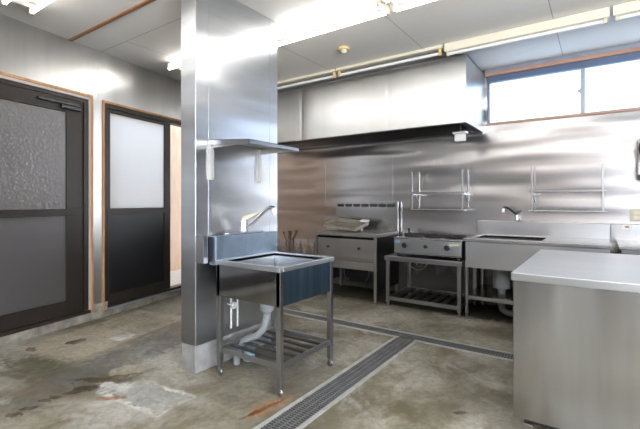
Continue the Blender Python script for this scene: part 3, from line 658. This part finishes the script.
b = MB(); b.cyl((-.775, 4.99, 1.025), (-.775, 4.94, 1.025), .018); b.tube([(-.775, 4.94, 1.00), (-.775, 4.94, 1.04), (-.775, 4.94, 1.065)], [.022, .022, .015], 12); b.build('body', 'chrome', lt)
b = MB(); b.tube([(-.775, 4.94, 1.045), (-.80, 4.91, 1.085), (-.85, 4.85, 1.135), (-.875, 4.82, 1.14), (-.885, 4.81, 1.12)], .012, 10); b.build('spout', 'dark_steel', lt)
b = MB(); b.tube([(-.888, 4.808, 1.13), (-.893, 4.805, 1.085)], [.016, .018], 10); b.build('nozzle', 'white_plastic', lt)
b = MB(); b.tube([(-.775, 4.93, 1.06), (-.75, 4.90, 1.10)], [.010, .014], 8); b.build('handle', 'chrome', lt)

# ------------------------------------------------------------------ second counter right of the long sink
wt2 = thing('side_counter', 'stainless steel counter with backsplash right of the long sink, behind the big worktable', 'counter', (.75, 4.6, 0))
MB().box(.118, 1.45, 4.27, 4.985, .792, .826).build('counter', 'steel', wt2, .005)
MB().box(.072, 1.45, 4.955, 4.990, .80, .984).build('backsplash', 'steel', wt2, .006)
b = MB(); b.box(.14, 1.43, 4.29, 4.30, .60, .792); b.build('apron', 'steel', wt2)
for lx, ly in ((.15, 4.32), (1.41, 4.32), (.15, 4.92), (1.41, 4.92)): MB().cyl((lx, ly, 0), (lx, ly, .80), .018, n=12).build('leg', 'steel', wt2)
MB().box(.14, 1.43, 4.30, 4.94, .22, .235).build('under_shelf', 'steel', wt2)

# ------------------------------------------------------------------ wall racks
def wall_rack(label, x0, x1):
    r = thing('wall_rack', label, 'rack', ((x0 + x1) / 2, 4.99, 1.1), 'pipe racks on the back wall')
    for x in (x0 + .02, x1 - .02):
        b = MB(); b.box(x - .009, x + .009, 4.984, 4.9965, 1.095, 1.585)
        b.box(x - .005, x + .005, 4.76, 4.985, 1.285, 1.315); b.box(x - .004, x + .004, 4.76, 4.985, 1.10, 1.112)
        b.tube([(x, 4.985, 1.20), (x, 4.86, 1.29)], .006, 8); b.build('bracket', 'steel', r)
        b = MB(); b.box(x - .007, x + .007, 4.752, 4.766, 1.098, 1.575); b.build('upright', 'leg_steel', r)
    MB().box(x0 - .01, x1 + .01, 4.748, 4.764, 1.302, 1.322).build('front_rail', 'leg_steel', r, .003)
    MB().box(x0 - .01, x1 + .01, 4.86, 4.876, 1.302, 1.318).build('middle_rail', 'steel', r, .003)
    MB().cyl((x0 - .01, 4.757, 1.106), (x1 + .01, 4.757, 1.106), .009, n=10).build('lower_rail', 'chrome', r)
    return r
r0 = wall_rack('steel pipe wall rack above the gas stove', -1.955, -1.30)
copy_tree(r0, (-.295, 4.99, 1.1), 'steel pipe wall rack above the long sink')
b = MB(); b.box(.228, .345, 4.988, 4.9965, 1.010, 1.130); op = thing('wall_outlet', 'cream electrical outlet plate on the back wall at the right edge', 'outlet', (.287, 4.995, 1.07)); b.build('cover_plate', 'cream_plastic', op, .003)
b = MB()
for z in (1.045, 1.095): b.box(.262, .31, 4.985, 4.989, z - .017, z + .017)
b.build('socket_face', 'cream_paint', op, .002)
tg = thing('small_notice', 'tiny white sticker with a dark mark on the counter backsplash', 'sticker', (.195, 4.953, .955))
MB().box(.160, .232, 4.9525, 4.9545, .930, .972).build('paper', 'label_white', tg); MB().box(.190, .222, 4.9515, 4.953, .948, .962).build('mark', 'label_red', tg)
wf = thing('wall_fan', 'dark wall fan on a pale bracket, cut by the right edge of the picture', 'fan', (.42, 4.9, 1.6))
b = MB(); b.box(.285, .318, 4.88, 4.995, 1.46, 1.80); b.build('mount', 'white_paint', wf, .006)
b = MB(); b.torus((.45, 4.80, 1.70), .155, .012, 'y', 28, 6); b.torus((.45, 4.72, 1.70), .11, .004, 'y', 24, 5)
for k in range(24):
    a = 2 * math.pi * k / 24; b.tube([(.45 + .15 * math.cos(a), 4.80, 1.70 + .15 * math.sin(a)), (.45 + .11 * math.cos(a), 4.72, 1.70 + .11 * math.sin(a)), (.45, 4.71, 1.70)], .003, 5)
b.build('guard', 'black_plastic', wf)
b = MB()
for k in range(4):
    a = k * math.pi / 2 + .4; b.obox((.45 + .07 * math.cos(a), 4.79, 1.70 + .07 * math.sin(a)), (.12, .006, .07), (.5, -a, 0))
b.build('blades', 'black_plastic', wf)
b = MB(); b.cyl((.45, 4.82, 1.70), (.45, 4.93, 1.70), .06, .05); b.box(.30, .46, 4.90, 4.94, 1.66, 1.72); b.box(.29, .40, 4.84, 4.97, 1.41, 1.46); b.build('motor', 'black_plastic', wf, .006)

# ------------------------------------------------------------------ big worktable in the foreground
iw = thing('worktable', 'large closed stainless steel worktable in the right foreground', 'worktable', (.57, 2.7, 0))
ix0, ix1, iy0, iy1 = -.358, 1.50, 2.115, 3.28
MB().box(ix0, ix1, iy0, iy1, .823, .860).build('worktop', 'top_steel', iw, .003)
MB().box(ix0 + .004, ix1 - .01, iy0 + .030, iy1 - .02, .155, .824).build('cabinet_body', 'steel_v', iw, .006)
b = MB(); b.box(ix0 + .05, ix1 - .05, iy0 + .075, iy1 - .075, .125, .155); b.build('base_frame', 'dark_steel', iw)
for lx in (ix0 + .065, ix1 - .065):
    for ly in (iy0 + .085, iy1 - .075): MB().box(lx - .022, lx + .022, ly - .022, ly + .022, 0, .122).build('leg', 'worn_steel', iw, .003)

# ------------------------------------------------------------------ floor drains with grates
def drain(name, label, x0, x1, y0, y1, along, ends, gap_rng=None):
    d = thing(name, label, 'floor drain', ((x0 + x1) / 2, (y0 + y1) / 2, 0), 'floor drain channels'); f = .026
    b = MB()
    if along == 'y':
        b.box(x0, x0 + f, y0, y1, .0, .007); b.box(x1 - f, x1, y0, y1 , .0, .007)
    else:
        b.box(x0, x1, y1 - f, y1, .0, .007)
        g0, g1 = gap_rng; b.box(x0, g0, y0, y0 + f, .0, .007); b.box(g1, x1, y0, y0 + f, .0, .007)
    b.build('frame', 'drain_frame', d)
    MB().box(x0 + f * (along == 'y'), x1 - f * (along == 'y'), y0 + f * (along == 'x'), y1 - f * (along == 'x'), .0, .0012).build('channel', 'black_plastic', d)
    b = MB()
    if along == 'y':
        n = int((y1 - y0) / .021)
        for k in range(n): yy = y0 + .003 + k * .021; b.box(x0 + f, x1 - f, yy, yy + .008, .0012, .005)
        for q in (.25, .5, .75): xx = x0 + f + (x1 - x0 - 2 * f) * q; b.box(xx - .003, xx + .003, y0, y1, .0012, .0056)
    else:
        n = int((x1 - x0) / .021)
        for k in range(n): xx = x0 + .003 + k * .021; b.box(xx, xx + .008, y0 + f, y1 - f, .0012, .005)
        for q in (.33, .66): yy = y0 + f + (y1 - y0 - 2 * f) * q; b.box(x0, x1, yy - .003, yy + .003, .0012, .0056)
    b.build('grate', 'drain_steel', d); return d
drain('floor_drain', 'wide steel floor grate running from the foreground to the cross drain', -1.505, -1.295, -1.5, 3.30, 'y', None)
drain('floor_drain', 'narrow steel floor grate crossing the room in front of the stoves', -4.05, 2.6, 3.303, 3.475, 'x', None, (-1.47, -1.325))

for e in ROOTS:
    if '_o' in e: del e['_o']
